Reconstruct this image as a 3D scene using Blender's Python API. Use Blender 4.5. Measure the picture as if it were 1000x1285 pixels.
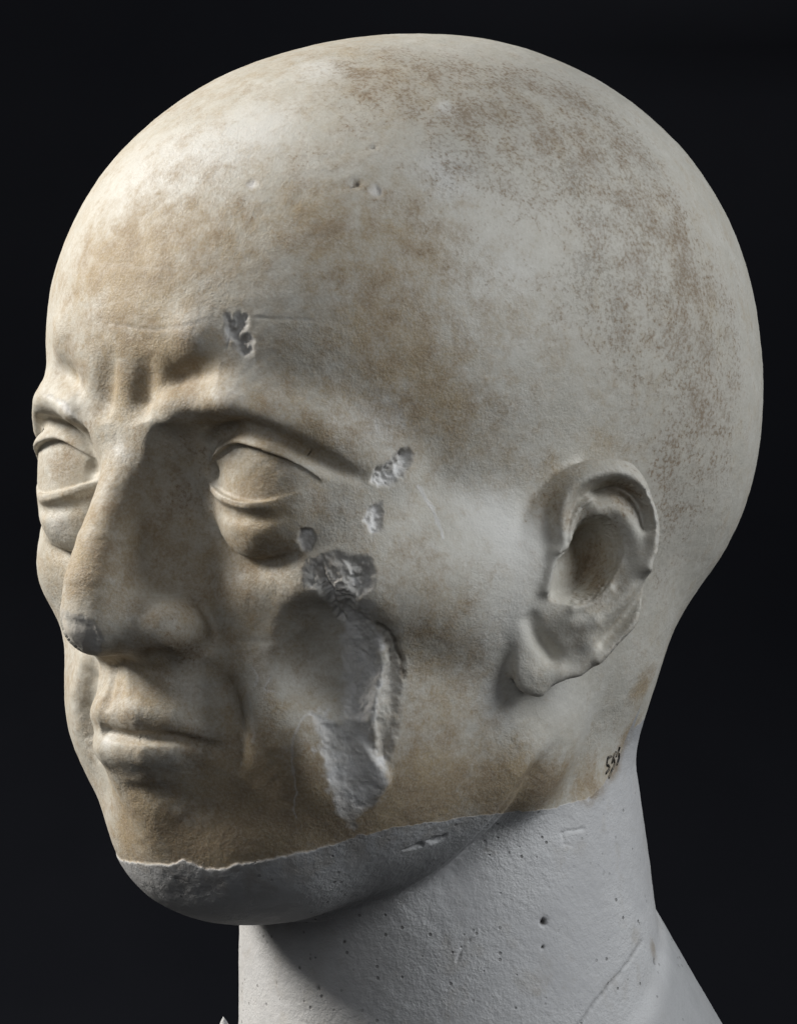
import bpy, math, os
import numpy as np
from mathutils import Vector, Matrix

scene = bpy.context.scene
for o in list(bpy.data.objects):
    bpy.data.objects.remove(o, do_unlink=True)

# ------------------------------------------------------------------ camera
# head space is in centimetres: +x = the head's left, -y = the way it looks, +z = up
TH, PH, DIST, KPX = math.radians(46.5), math.radians(2.0), 160.0, 48.0
CD = np.array([math.sin(TH) * math.cos(PH), -math.cos(TH) * math.cos(PH), math.sin(PH)])   # towards camera
CR = np.array([math.cos(TH), math.sin(TH), 0.0])
CU = np.cross(CR, -CD); CU = CU / np.linalg.norm(CU)
CU = CU if CU[2] > 0 else -CU
AIM = CR * (16 / KPX) - CU * (53.5 / KPX)
EYE = AIM + CD * DIST
FPX = KPX * DIST
S = 0.01                                   # centimetres to metres
Z0 = 0.30                                  # lift so that the bust sits above z = 0

def W(p):
    return Vector((p[0] * S, p[1] * S, p[2] * S + Z0))

cam_data = bpy.data.cameras.new('camera')
cam = bpy.data.objects.new('camera', cam_data)
scene.collection.objects.link(cam)
cam.location = W(EYE)
cam.rotation_euler = Matrix((CR, CU, CD)).transposed().to_euler()
cam_data.sensor_fit = 'VERTICAL'
cam_data.sensor_height = 24.0
cam_data.lens = 24.0 * FPX / 1285.0
cam_data.clip_start = 0.05
cam_data.clip_end = 50.0
scene.camera = cam

# ------------------------------------------------------------------ light
world = bpy.data.worlds.new('World')
scene.world = world
world.use_nodes = True
bg = world.node_tree.nodes['Background']
bg.inputs['Color'].default_value = (0.55, 0.7, 1.0, 1)
bg.inputs['Strength'].default_value = 0.003

def area(name, right, up, toward, size, power, color, spread=180, size_y=None):
    d = bpy.data.lights.new(name, 'AREA')
    d.spread = math.radians(spread)
    d.energy = power; d.color = color
    d.shape = 'RECTANGLE'; d.size = size; d.size_y = size_y or size
    o = bpy.data.objects.new(name, d)
    scene.collection.objects.link(o)
    p = W(CR * right + CU * up + CD * toward)
    o.location = p
    o.rotation_euler = (W((0, 0, 0)) - p).to_track_quat('-Z', 'Y').to_euler()
    return o

area('key_softbox', -120, 72, -12, 0.42, 6.5, (1.0, 0.96, 0.895), 80)
area('fill_softbox', 140, 80, 50, 0.9, 4.1, (0.94, 0.97, 1.0), 75)
area('front_softbox', -30, 45, 150, 0.9, 3.3, (0.95, 0.97, 1.0))

scene.cycles.use_denoising = True
scene.cycles.max_bounces = 5
scene.cycles.diffuse_bounces = 3
scene.view_settings.view_transform = 'Standard'
scene.view_settings.look = 'None'
scene.view_settings.gamma = 1.0
scene.view_settings.exposure = 0.0
scene.view_settings.use_curve_mapping = False


# ------------------------------------------------------------------ implicit head
def dot(a, b):
    return np.einsum('ij,ij->i', a, b)

def ell(P, c, r, R=None):
    q = P - np.asarray(c, np.float64)
    if R is not None:
        q = q @ R
    r = np.asarray(r, np.float64)
    k0 = np.sqrt(dot(q / r, q / r)); k1 = np.sqrt(dot(q / (r * r), q / (r * r))) + 1e-9
    return k0 * (k0 - 1.0) / k1

def cone(P, a, b, ra, rb):
    a = np.asarray(a, np.float64); b = np.asarray(b, np.float64)
    ab = b - a
    t = np.clip(((P - a) @ ab) / (ab @ ab), 0, 1)
    q = P - a - t[:, None] * ab
    return np.sqrt(dot(q, q)) - (ra + (rb - ra) * t)

def chain(P, pts, rad):
    d = None
    for i in range(len(pts) - 1):
        e = cone(P, pts[i], pts[i + 1], rad[i], rad[i + 1])
        d = e if d is None else np.minimum(d, e)
    return d

def smin(a, b, k):
    h = np.maximum(k - np.abs(a - b), 0) / k
    return np.minimum(a, b) - h * h * k * 0.25

def smax(a, b, k):
    return -smin(-a, -b, k)

def rotm(axis, deg):
    return np.array(Matrix.Rotation(math.radians(deg), 3, axis))

def sstep(x, a, b):
    t = np.clip((x - a) / (b - a), 0, 1)
    return t * t * (3 - 2 * t)

OPS = []
def op(kind, fn, k, c=None, R=None, mirror=False):
    OPS.append((kind, fn, k, None if c is None else np.asarray(c, float), R, mirror))

def U(fn, k, c=None, R=None, m=False): op('u', fn, k, c, R, m)
def X(fn, k, c=None, R=None, m=False): op('x', fn, k, c, R, m)
def O(fn, c=None, R=None, m=False): op('o', fn, 0, c, R, m)

def plan(ops, P, margin=0.25):
    """which points each local operation can touch (kept while the points move a little)"""
    M = np.abs(P[:, 0])
    out = []
    for kind, fn, k, c, R, mir in ops:
        if c is None:
            out.append(None); continue
        r = R + margin
        x = M if mir else P[:, 0]
        i = np.nonzero(np.abs(x - c[0]) < r)[0]
        i = i[np.abs(P[i, 1] - c[1]) < r]
        i = i[np.abs(P[i, 2] - c[2]) < r]
        out.append(i)
    return out

def run(ops, P, pl=None):
    f = np.full(len(P), 1e3)
    M = P.copy(); M[:, 0] = np.abs(M[:, 0])
    pl = plan(ops, P, 0) if pl is None else pl
    for (kind, fn, k, c, R, mir), idx in zip(ops, pl):
        Q = M if mir else P
        if idx is None:
            idx = slice(None)
        elif len(idx) == 0:
            continue
        d = fn(Q[idx])
        if kind == 'u':
            f[idx] = smin(f[idx], d, k)
        elif kind == 'x':
            f[idx] = smax(f[idx], -d, k)
        else:
            f[idx] = f[idx] - d
    return f

def smooth_line(p, n=5):
    p = np.asarray(p, float)
    q = np.concatenate([[2 * p[0] - p[1]], p, [2 * p[-1] - p[-2]]])
    out = []
    for i in range(1, len(q) - 2):
        for t in np.arange(n) / n:
            a, b, c, d = q[i - 1], q[i], q[i + 1], q[i + 2]
            out.append(.5 * ((2 * b) + (c - a) * t + (2 * a - 5 * b + 4 * c - d) * t * t + (3 * b - a - 3 * c + d) * t ** 3))
    out.append(p[-1])
    return np.array(out)

NB = None
def nrm(p, e=0.4, fn=None):
    fn = fn or (lambda q: run(OPS, q))
    q = np.concatenate([p + np.eye(3) * e, p - np.eye(3) * e])
    f = fn(q); g = f[:3] - f[3:]
    return g / np.linalg.norm(g)

# --- the skull, face block, jaw and neck
U(lambda P: ell(P, (0, 1.32, 3.2), (8.0, 9.6, 8.2)), 1.0)
U(lambda P: ell(P, (0, -2.6, 3.4), (6.35, 6.6, 6.25)), 2.5)
U(lambda P: ell(P, (0, 4.4, 0.6), (7.0, 5.75, 6.2)), 1.5)
U(lambda P: ell(P, (0, 3.4, -4.8), (5.6, 3.6, 4.5)), 1.8)
U(lambda P: ell(P, (3.4, -0.3, -2.4), (3.6, 5.0, 5.6)), 1.5, m=True)
U(lambda P: ell(P, (0, -2.3, -3.6), (6.1, 6.0, 7.2)), 1.5)
U(lambda P: ell(P, (4.8, -5.2, -2.5), (1.9, 2.1, 1.8)), 1.5, m=True)
U(lambda P: ell(P, (3.0, -4.6, -6.0), (2.9, 2.9, 3.2)), 1.3, m=True)
U(lambda P: ell(P, (0, -6.85, -6.3), (2.4, 2.35, 2.7)), 1.1)
for sx in (1, -1):
    U(lambda P, sx=sx: cone(P, (4.4 * sx, -0.6, -7.0), (1.8 * sx, -4.9, -9.0), 1.9, 1.9), 1.8)
U(lambda P: ell(P, (0, -5.4, -9.3), (2.9, 2.1, 2.0)), 1.6)
U(lambda P: ell(P, (0, -2.0, -7.5), (4.6, 4.8, 3.5)), 1.2)
def neck(P):
    z = P[:, 2]
    cy = 2.0 + 0.09 * (-z - 9.0)
    r = 5.3 + 0.075 * (-z - 9.0)
    d = np.hypot(P[:, 0], P[:, 1] - cy) - r
    return np.maximum(d, z + 2.5)
U(neck, 0.7)
# bust: the shoulder block that the neck is set into, higher at the back
def bust(P):
    zs = -12.0 + (P[:, 1] - 6.2) * 0.64
    return (np.hypot(P[:, 0], P[:, 1] - 2.2) - (5.55 + 0.45 * (zs - P[:, 2]))) * 0.88
U(bust, 0.06)
# lips
U(lambda P: chain(P, [(0, -8.98, -5.98), (.6, -8.95, -5.95), (1.3, -8.55, -6.06), (2.1, -7.9, -6.45)], [.35, .40, .34, .10]), 0.35, m=True)
U(lambda P: chain(P, [(0, -8.90, -6.86), (.7, -8.82, -6.88), (1.3, -8.5, -6.88), (2.0, -7.9, -6.75)], [.40, .42, .32, .10]), 0.35, m=True)
# brow: a heavy ridge with a knitted inner end
U(lambda P: chain(P, [(1.1, -8.5, 1.0), (1.9, -8.65, .88), (3.3, -8.35, 1.5), (4.9, -6.95, 1.1), (5.6, -5.2, 0.1)], [.60, .72, .75, .66, .5]), 1.0, m=True)
# orbit
X(lambda P: ell(P, (3.5, -9.35, 0.14), (2.25, 1.45, 1.5)), 0.5, m=True)
X(lambda P: ell(P, (1.9, -9.15, -0.5), (.9, .75, 1.05)), 0.7, m=True)
# the knitted inner end of the brow, rolled forward over the socket
for sx in (1, -1):
    U(lambda P, sx=sx: chain(P, [(.95 * sx, -8.5, 1.72), (1.5 * sx, -8.6, 1.74), (2.2 * sx, -8.6, 1.88), (3.1 * sx, -8.3, 2.2)], [.34, .42, .40, .28]), 0.35)
# nose
U(lambda P: ell(P, (0, -8.0, -2.2), (1.35, 1.2, 2.4)), 0.8)
NOSE_P = [(0, -8.2, 1.2), (0, -8.65, 0.45), (0, -9.15, -0.5), (0, -9.6, -1.7), (0, -9.85, -2.7), (0, -9.85, -3.5)]
NOSE_R = [.75, .55, .64, .78, .90, 1.0]
ALA = ((1.12, -8.62, -3.72), (1.06, 1.2, .90))
U(lambda P: chain(P, NOSE_P, NOSE_R), 0.9)
U(lambda P: ell(P, *ALA), 0.6, m=True)
# eye: one tall barrel of ball and bag
U(lambda P: ell(P, (4.7, -5.7, -0.9), (1.2, 1.5, 1.5)), 0.8, m=True)
U(lambda P: ell(P, (4.3, -6.1, -2.2), (1.3, 1.25, 1.1)), 0.8, m=True)
def barrel(P):
    x = (P[:, 0] - 3.44) / 1.88; y = (P[:, 1] + 6.68) / 1.64; z = np.abs(P[:, 2] + 0.26) / 2.05
    return (np.sqrt(x * x + y * y + z ** 3.2) - 1.0) * 1.5
U(barrel, 0.25, (3.2, -6.6, -0.5), 3.0, True)

def lid_edge(pts):
    T = np.array(pts)
    T = T[np.argsort(T[:, 0])]
    return smooth_line(T[:, [0, 2]], 4)
LID_UP = lid_edge([(2.01, -7.88, -0.09), (2.08, -7.86, 0.17), (2.62, -8.11, 0.57), (3.38, -8.2, 0.86), (4.15, -8.1, 0.75), (4.73, -7.83, 0.5), (5.11, -7.43, 0.19), (5.3, -6.91, -0.06)])
LID_LO = lid_edge([(2.01, -7.88, -0.11), (2.41, -8.05, -0.23), (3.13, -8.3, -0.43), (3.83, -8.28, -0.55), (4.42, -8.08, -0.5), (4.81, -7.8, -0.36), (5.13, -7.4, -0.21), (5.3, -6.91, -0.07)])
def lid_up(P):
    e = np.interp(P[:, 0], LID_UP[:, 0], LID_UP[:, 1])
    t = 0.22 * sstep(P[:, 0], 1.2, 2.0) * (1 - .75 * sstep(P[:, 0], 4.3, 5.1))
    return smax(barrel(P) - t, e - P[:, 2], 0.09)
def lid_lo(P):
    e = np.interp(P[:, 0], LID_LO[:, 0], LID_LO[:, 1])
    t = 0.15 * (1 - .9 * sstep(P[:, 0], 3.8, 4.8)) * (1 - .75 * sstep(e - P[:, 2], .14, .36))
    return smax(barrel(P) - t, P[:, 2] - e, 0.07)
U(lid_up, 0.06, (3.2, -6.6, -0.5), 3.0, True)
U(lid_lo, 0.06, (3.2, -6.6, -0.5), 3.0, True)


# the deep break in the left cheek: a pit with a wall that faces the nose, and a scoop below it
RC = np.stack([CR, np.array([CD[0], CD[1], 0]) / math.hypot(CD[0], CD[1]), np.array([0, 0, 1.0])], 1)
c_ = np.array((5.07, -6.7, -4.66)); PIT1 = c_ + .28 * CD
X(lambda P: ell(P, PIT1, (1.25, .88, 1.45), RC), 0.85, PIT1, 2.4)
c_ = np.array((5.18, -6.21, -7.17)); PIT2 = c_ + .30 * CD
X(lambda P: ell(P, PIT2, (1.0, .58, 1.75), RC), 0.45, PIT2, 2.2)

# --- left ear: a sculpted plate that flares from the head
E0 = np.array([8.0, -0.6, -2.7]); ENA = math.radians(29)
EN = np.array([math.cos(ENA), -math.sin(ENA), 0.0])
E1 = np.array([math.sin(ENA), math.cos(ENA), 0.0]); E2 = np.array([0, 0, 1.0])

def d2line(a, L):
    best = np.full(len(a), 1e9)
    for i in range(len(L) - 1):
        p, q = L[i], L[i + 1]; w = q - p
        t = np.clip(((a - p) @ w) / (w @ w + 1e-12), 0, 1)
        r = a - p - t[:, None] * w
        best = np.minimum(best, dot(r, r))
    return np.sqrt(best)

def dpoly(a, L):
    L = np.asarray(L); n = len(L)
    d = d2line(a, np.concatenate([L, L[:1]]))
    ins = np.zeros(len(a), bool)
    for i in range(n):
        p, q = L[i], L[(i + 1) % n]
        c = ((p[1] <= a[:, 1]) & (a[:, 1] < q[1])) | ((q[1] <= a[:, 1]) & (a[:, 1] < p[1]))
        x = p[0] + (a[:, 1] - p[1]) / (q[1] - p[1] + 1e-12) * (q[0] - p[0])
        ins ^= c & (a[:, 0] < x)
    return np.where(ins, -d, d)

def px(w): return w / 49.5
EAR_OUT = np.array([(-1.36, 1.86), (-1.22, 2.16), (-0.74, 2.7), (-0.12, 3.03), (0.42, 3.13), (1.03, 3.07), (1.3, 2.92), (1.55, 2.54), (1.7, 2.12), (1.85, 1.68), (1.87, 1.25), (1.77, 0.77), (1.64, 0.55), (1.64, 0.21), (1.54, -0.29), (1.39, -0.81), (1.27, -1.13), (0.87, -1.55), (0.43, -2.01), (0.2, -2.12), (-0.11, -2.34), (-0.51, -2.43), (-0.86, -2.59), (-1.13, -2.84), (-1.51, -2.78), (-1.78, -2.57), (-1.86, -2.17), (-1.76, -1.63), (-1.67, -0.93), (-1.55, -0.23), (-1.43, 0.66), (-1.43, 1.36)])
EAR_OUT = smooth_line(np.concatenate([EAR_OUT, EAR_OUT[:1]]), 3)[:-1]
CONCHA = np.array([(-0.51, 0.89), (-0.3, 1.37), (0.11, 1.65), (0.59, 1.51), (0.85, 1), (0.72, 0.4), (0.37, -0.12), (-0.13, -0.43), (-0.72, -0.4), (-1.01, -0.26), (-0.89, 0.34), (-0.78, 0.66)])
CONCHA = smooth_line(np.concatenate([CONCHA, CONCHA[:1]]), 3)[:-1]
EAR_ST = [([(-0.68, 0.98), (-0.76, 1.46), (-0.68, 2.06), (-0.3, 2.56), (0.28, 2.79), (0.91, 2.77), (1.37, 2.4), (1.62, 1.8), (1.7, 1.27), (1.7, 0.79), (1.58, 0.39)], 0.4, 12),
    ([(-0.51, 1.14), (-0.43, 1.56), (-0.18, 1.97), (0.2, 2.23)], 0.18, 4),
    ([(0.2, 2.27), (0.76, 2.41), (1.16, 2.24), (1.41, 1.88), (1.51, 1.44)], -0.32, 7),
    ([(0.24, 1.85), (0.74, 1.85), (1.2, 1.28), (1.31, 0.53), (0.95, -0.33), (0.24, -0.88)], 0.22, 14),
    ([(1.66, 0.07), (1.33, -0.47), (0.83, -1.07), (0.39, -1.46)], -0.2, 9),
    ([(1.58, -0.27), (1.33, -0.87), (0.81, -1.49), (0.28, -1.96)], 0.1, 7),
    ([(-0.51, -0.85), (-0.13, -1.05), (-0.03, -1.36)], 0.22, 20),
    ([(-1.51, -0.9), (-1.26, -1.34), (-0.88, -1.79)], -0.32, 11),
    ([(-1.42, -2.24), (-1.26, -2.34), (-0.76, -2.19)], 0.08, 14),
    ([(-0.89, 0.78), (-1.01, 0.38), (-1.13, -0.14)], 0.3, 9),
    ([(-0.43, -0.59), (0.07, -0.47), (0.53, -0.12)], 0.14, 8)]
EAR_ST = [(smooth_line(np.array(l), 3), a, px(w)) for l, a, w in EAR_ST]
def ear(P):
    q = P - E0
    a = np.stack([q @ E1, q @ E2], 1); n = q @ EN
    o = dpoly(a, EAR_OUT)
    h = np.zeros(len(P))
    for L, amp, w in EAR_ST:
        h += amp * np.exp(-(d2line(a, L) / w) ** 2)
    c = dpoly(a, CONCHA)
    h -= 1.15 * sstep(-c, -0.12, 0.36)
    # the plate leans towards the head at its front
    th = 0.42 + 1.5 * sstep(-o, 0.2, 0.9)
    d = smax(n - h * 1.0, -(n + th), 0.2)
    return smax(d, o, 0.22)
U(ear, 0.28, E0, 4.6)
U(lambda P: ell(P, (6.1, -2.7, -2.6), (1.2, 2.4, 1.8)), 1.1, (6.1, -2.7, -2.6), 4.2)
U(lambda P: ell(P, (7.08, -1.66, -2.4), (.42, .42, .75)), 0.3, (7.08, -1.66, -2.4), 1.5)
# right ear, hidden from here: the same plate mirrored
def ear_r(P):
    M = P.copy(); M[:, 0] = -M[:, 0]
    return ear(M)
U(ear_r, 0.28, E0 * np.array([-1, 1, 1]), 4.6)

# ------------------------------------------------------------------ chisel strokes laid on the surface
NB = len(OPS)
def tube(pts, rad, k, lift=0.0, fn=None, m=False):
    T = np.array(pts); N = np.array([nrm(p, .3, fn) for p in T])
    L = smooth_line(T + N * lift, 4); R = np.interp(np.linspace(0, len(pts) - 1, len(L)), np.arange(len(pts)), rad)
    c = (L.max(0) + L.min(0)) / 2; B = (L.max(0) - L.min(0)).max() / 2 + max(rad) + k + .3
    U(lambda P: chain(P, L, R), k, c, B, m)

def stroke(pts, amp, sl, sr=None, w=None, m=False, far=False):
    """ridge (amp > 0) or groove along a line; sl / sr = width left and right of the travel direction"""
    sr = sl if sr is None else sr
    T = np.array(pts)
    if far: T[:, 0] = np.abs(T[:, 0])
    N = np.array([nrm(p * (1 if not far else 1)) for p in T])
    L = smooth_line(T, 4); NL = smooth_line(N, 4); NL /= np.linalg.norm(NL, axis=1)[:, None]
    w = [1.0] * len(pts) if w is None else list(w)
    if sl != sr: w[0] = w[-1] = 0.0
    WL = np.interp(np.linspace(0, len(pts) - 1, len(L)), np.arange(len(pts)), w)
    c = (L.max(0) + L.min(0)) / 2; R = (L.max(0) - L.min(0)).max() / 2 + 2.6 * max(sl, sr) + 0.1
    def fn(P):
        best = np.full(len(P), 1e9); sg = np.zeros(len(P)); ww = np.zeros(len(P)); hn = np.zeros(len(P))
        for i in range(len(L) - 1):
            p, q = L[i], L[i + 1]; e = q - p
            t = np.clip(((P - p) @ e) / (e @ e + 1e-12), 0, 1)
            r = P - p - t[:, None] * e
            n = NL[i] * (1 - t[:, None]) + NL[i + 1] * t[:, None]
            h = dot(r, n)
            d2 = dot(r, r) - h * h
            bt = np.cross(e / (np.linalg.norm(e) + 1e-9), NL[i])
            k = d2 + 0.05 * h * h < best
            best = np.where(k, d2 + 0.05 * h * h, best)
            sg = np.where(k, r @ bt, sg); hn = np.where(k, h, hn)
            ww = np.where(k, WL[i] + (WL[i + 1] - WL[i]) * t, ww)
        d = np.sqrt(np.maximum(best, 0))
        s = np.where(sg > 0, sr, sl)
        return amp * ww * np.exp(-(d / s) ** 2) * sstep(-np.abs(hn), -1.6, -0.8)
    O(fn, c, R, m)

def bump(p, amp, s, m=False):
    p = np.array(p); r = np.broadcast_to(np.asarray(s, float), (3,))
    O(lambda P: amp * np.exp(-dot((P - p) / r, (P - p) / r)), p, 2.6 * r.max(), m)

# frown: two upright furrows, the knitted brow, its hollow and its lower edge
stroke([(0.09, -9.45, 3.26), (-0.18, -9.4, 2.56), (-0.41, -9.32, 1.85), (-0.38, -9.32, 1.31)], -.18, .30, .45, w=[.1, .9, 1, .4])
stroke([(1.4, -9.3, 3.17), (1.13, -9.3, 2.53), (0.92, -9.28, 1.87), (1.04, -9.3, 1.37)], -.25, .32, .36, w=[.1, .7, 1, .6])
bump((2.48, -8.98, 3.57), .20, .6, m=True)
stroke([(1.57, -9.19, 2.29), (2.06, -9.09, 2.48), (2.6, -8.93, 2.62), (3.22, -8.72, 2.66)], -.26, .34, w=[.4, 1, .7, .05], m=True)
bump((1.93, -9.21, 1.82), .16, .42, m=True)
bump((1.55, -9.07, 0.94), -.24, .42, m=True)
# the hollow above the upper lid
stroke([(2.09, -8.16, 0.28), (2.32, -8.26, 0.74), (2.85, -8.34, 1.13), (3.75, -8.45, 1.32), (4.44, -8.21, 1.15), (4.98, -7.73, 0.84), (5.38, -7.09, 0.42), (5.82, -6.42, 0.04)], -.19, .20, .20, w=[.2, .7, 1, 1, 1, 1, .8, .3], m=True)
# upper lid, lower lid
stroke([(2.77, -8.24, -0.86), (3.58, -8.33, -0.97), (4.19, -8.19, -0.98), (4.68, -7.92, -0.86)], -.08, .18, w=[.5, 1, 1, .3], m=True)
stroke([(4.68, -7.99, 0.9), (5.19, -7.4, 0.54), (5.59, -6.74, 0.2), (5.96, -6.17, -0.06)], -.04, .18, w=[.4, 1, 1, .4], m=True)
bump((2.28, -8.1, 0.14), -.35, .15, m=True)
# eye bag and its crease
bump((3.89, -8.19, -1.4), .06, .6, m=True)
stroke([(2.05, -8, -0.82), (2.35, -7.89, -1.49), (3.06, -7.78, -1.97), (4.08, -7.64, -2.04), (5.02, -7.43, -1.82)], -.10, .10, .24, w=[.4, 1, 1, 1, .5], m=True)
bump((2.92, -7.58, -2.9), .28, .85, m=True)
# cheek plane beside the eye
stroke([(5.09, -7.41, -1.88), (5.72, -6.87, -1.31), (6.1, -6.01, -0.77)], -.04, .35, .2, w=[.8, 1, .2])
# nose wing groove
stroke([(1.88, -8.67, -3.08), (2.02, -8.27, -3.21), (2.22, -8.05, -3.61), (2.27, -7.98, -4.09), (2.12, -8.09, -4.49)], -.13, .20, .22, w=[.3, .9, 1, .9, .4], m=True)
bump((1.12, -8.72, -1.83), -.14, .6, m=True)
# nasolabial fold
stroke([(2.21, -8.07, -4), (2.68, -7.84, -4.89), (3.08, -7.73, -5.77), (3.16, -7.59, -6.57), (2.88, -7.44, -7.43), (2.5, -7.48, -8.11)], .26, .80, .40, w=[.2, .8, 1, .8, .3, .1], m=True)
stroke([(2.18, -8.04, -4.45), (2.58, -7.92, -5.19), (2.82, -7.81, -5.98), (2.75, -7.73, -6.69), (2.4, -7.71, -7.37)], -.30, .40, .65, w=[.5, 1, 1, .7, .2], m=True)
# cheek hollow
stroke([(4.28, -6.88, -3.77), (4.45, -6.44, -4.47), (4.71, -6.26, -5.26), (4.89, -6.21, -6.05)], -.22, .45, .90, w=[.4, 1, 1, .6])
# philtrum, lips
stroke([(-0.58, -8.89, -4.85), (-0.54, -9.01, -5.33), (-0.31, -9.31, -5.75)], -.12, .16, w=[.6, 1, .6])
stroke([(-0.01, -8.94, -4.82), (0.17, -9.04, -5.29), (0.44, -9.33, -5.79)], .06, .18, w=[.4, 1, .8])
stroke([(-0.6, -9.22, -6.43), (0.08, -9.28, -6.51), (0.85, -9.16, -6.54), (1.48, -8.78, -6.52), (1.89, -8.42, -6.64), (2.31, -8, -6.82)], -.20, .12, .12, w=[1, 1, 1, 1, 1, .9])
bump((2.3, -8.01, -6.82), -.16, .22, m=True)
stroke([(-0.83, -8.6, -7.84), (-0.03, -8.71, -7.95), (0.89, -8.53, -7.91), (1.5, -8.26, -7.69)], -.10, .30, .40, w=[.8, 1, 1, .3])
bump((-0.1, -8.06, -8.94), .12, .9)
# break ridges beside the cheek pit: each falls away to the left in a face that takes the light
stroke([(5.76, -6.04, -3.54), (5.75, -5.59, -4.25), (5.73, -5.52, -5.15), (5.58, -5.65, -6.05), (5.55, -5.51, -6.85)], .15, .18, .62, w=[.3, 1, 1, .8, .3])
stroke([(5.13, -5.83, -6.46), (5.46, -5.54, -7.05), (5.5, -5.19, -7.57), (5.04, -5.36, -8.28)], .14, .12, .55, w=[.4, 1, 1, .5])
# the jaw edge, and the hollow of the neck behind it
stroke([(2.65, -2.9, -10.92), (4.07, -2.28, -10.04), (5.39, -1.87, -8.85), (6.3, -1.41, -7.57), (6.64, -0.66, -6.49)], .16, .60, .18, w=[.3, .8, 1, 1, .4], m=True)
stroke([(3.02, -2.41, -11.09), (4.1, -1.58, -10.21), (5.17, -0.97, -9.04), (6.34, -0.82, -7.71), (6.54, 0, -6.69)], -.20, .24, .55, w=[.3, .8, 1, 1, .4], m=True)
# nostril
bump((1.44, -9.19, -4.47), -.22, .28, m=True)

# ------------------------------------------------------------------ surface nets
LO = np.array([-9.9, -12.2, -17.2]); HI = np.array([10.2, 12.4, 12.6])
def extract(F, h, Hc=0.6, band=1.1):
    nc = np.ceil((HI - LO) / Hc).astype(int) + 1
    g = np.stack(np.meshgrid(*[LO[i] + Hc * np.arange(nc[i]) for i in range(3)], indexing='ij'), -1)
    fc = F(g.reshape(-1, 3)).reshape(nc)
    m = int(round(Hc / h)); h = Hc / m
    n = (nc - 1) * m + 1
    act = np.abs(fc) < band
    # a coarse cell is active when any of its corners is near the surface
    a = np.zeros(nc - 1, bool); s = np.zeros(nc - 1)
    for i in (0, 1):
        for j in (0, 1):
            for k in (0, 1):
                sl = (slice(i, nc[0] - 1 + i), slice(j, nc[1] - 1 + j), slice(k, nc[2] - 1 + k))
                a |= act[sl]; s = s + fc[sl]
    V = np.repeat(np.repeat(np.repeat(np.where(s < 0, -1, 1).astype(np.float32), m, 0), m, 1), m, 2)
    V = np.pad(V, ((0, 1), (0, 1), (0, 1)), mode='edge')
    cells = np.argwhere(a) * m
    off = np.stack(np.meshgrid(*[np.arange(m + 1)] * 3, indexing='ij'), -1).reshape(-1, 3)
    need = np.zeros(n, bool)
    for o in off:
        need[cells[:, 0] + o[0], cells[:, 1] + o[1], cells[:, 2] + o[2]] = True
    idx = np.argwhere(need)
    for q in range(0, len(idx), 1500000):
        b = idx[q:q + 1500000]
        V[b[:, 0], b[:, 1], b[:, 2]] = F(LO + h * b)
    neg = V < 0
    cs = [slice(0, n[i] - 1) for i in range(3)]
    cnt = np.zeros(n - 1, np.int8)
    for i in (0, 1):
        for j in (0, 1):
            for k in (0, 1):
                cnt += neg[i:n[0] - 1 + i, j:n[1] - 1 + j, k:n[2] - 1 + k]
    cell = np.argwhere((cnt > 0) & (cnt < 8))
    vid = np.full(n - 1, -1, np.int32)
    vid[cell[:, 0], cell[:, 1], cell[:, 2]] = np.arange(len(cell))
    acc = np.zeros((len(cell), 3)); num = np.zeros(len(cell))
    cor = [(i, j, k) for i in (0, 1) for j in (0, 1) for k in (0, 1)]
    for p in cor:
        for ax in range(3):
            if p[ax] == 0:
                q = list(p); q[ax] = 1
                va = V[cell[:, 0] + p[0], cell[:, 1] + p[1], cell[:, 2] + p[2]]
                vb = V[cell[:, 0] + q[0], cell[:, 1] + q[1], cell[:, 2] + q[2]]
                x = (va < 0) != (vb < 0)
                t = np.where(x, va / np.where(x, va - vb, 1), 0)
                pt = np.tile(np.array(p, float), (len(cell), 1)); pt[:, ax] += t
                acc[x] += pt[x]; num[x] += 1
    verts = LO + h * (cell + acc / num[:, None])
    quads = []
    for ax in range(3):
        b, c = [(1, 2), (2, 0), (0, 1)][ax]
        sl0 = [slice(1, n[i] - 1) for i in range(3)]; sl0[ax] = slice(0, n[ax] - 1)
        sl1 = list(sl0); sl1[ax] = slice(1, n[ax])
        A = neg[tuple(sl0)]; B = neg[tuple(sl1)]
        for flip, msk in ((False, A & ~B), (True, ~A & B)):
            e = np.argwhere(msk)
            e = e + np.array([s_.start for s_ in sl0])
            def cid(db, dc):
                q = e.copy(); q[:, b] += db; q[:, c] += dc
                return vid[q[:, 0], q[:, 1], q[:, 2]]
            Q = np.stack([cid(-1, -1), cid(0, -1), cid(0, 0), cid(-1, 0)], 1)
            quads.append(Q[:, ::-1] if flip else Q)
    return verts, np.concatenate(quads)

TET = np.array([[1, 1, 1], [1, -1, -1], [-1, 1, -1], [-1, -1, 1]], float)
def grad(ops, P, pl, e=0.025):
    g = np.zeros_like(P)
    for t in TET:
        g += run(ops, P + t * e, pl)[:, None] * t
    return g / (4 * e)

def settle(ops, P, it=2, lim=.15):
    pl = plan(ops, P)
    for _ in range(it):
        g = grad(ops, P, pl); f = run(ops, P, pl)
        P = P - np.clip(f / np.maximum(dot(g, g), 0.2), -lim, lim)[:, None] * g
    return P

def vnormals(V, Q):
    n = np.cross(V[Q[:, 2]] - V[Q[:, 0]], V[Q[:, 3]] - V[Q[:, 1]])
    out = np.zeros_like(V)
    for k in range(3):
        for c in range(4):
            out[:, k] += np.bincount(Q[:, c], n[:, k], len(V))
    return out / (np.linalg.norm(out, axis=1)[:, None] + 1e-12)

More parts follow.
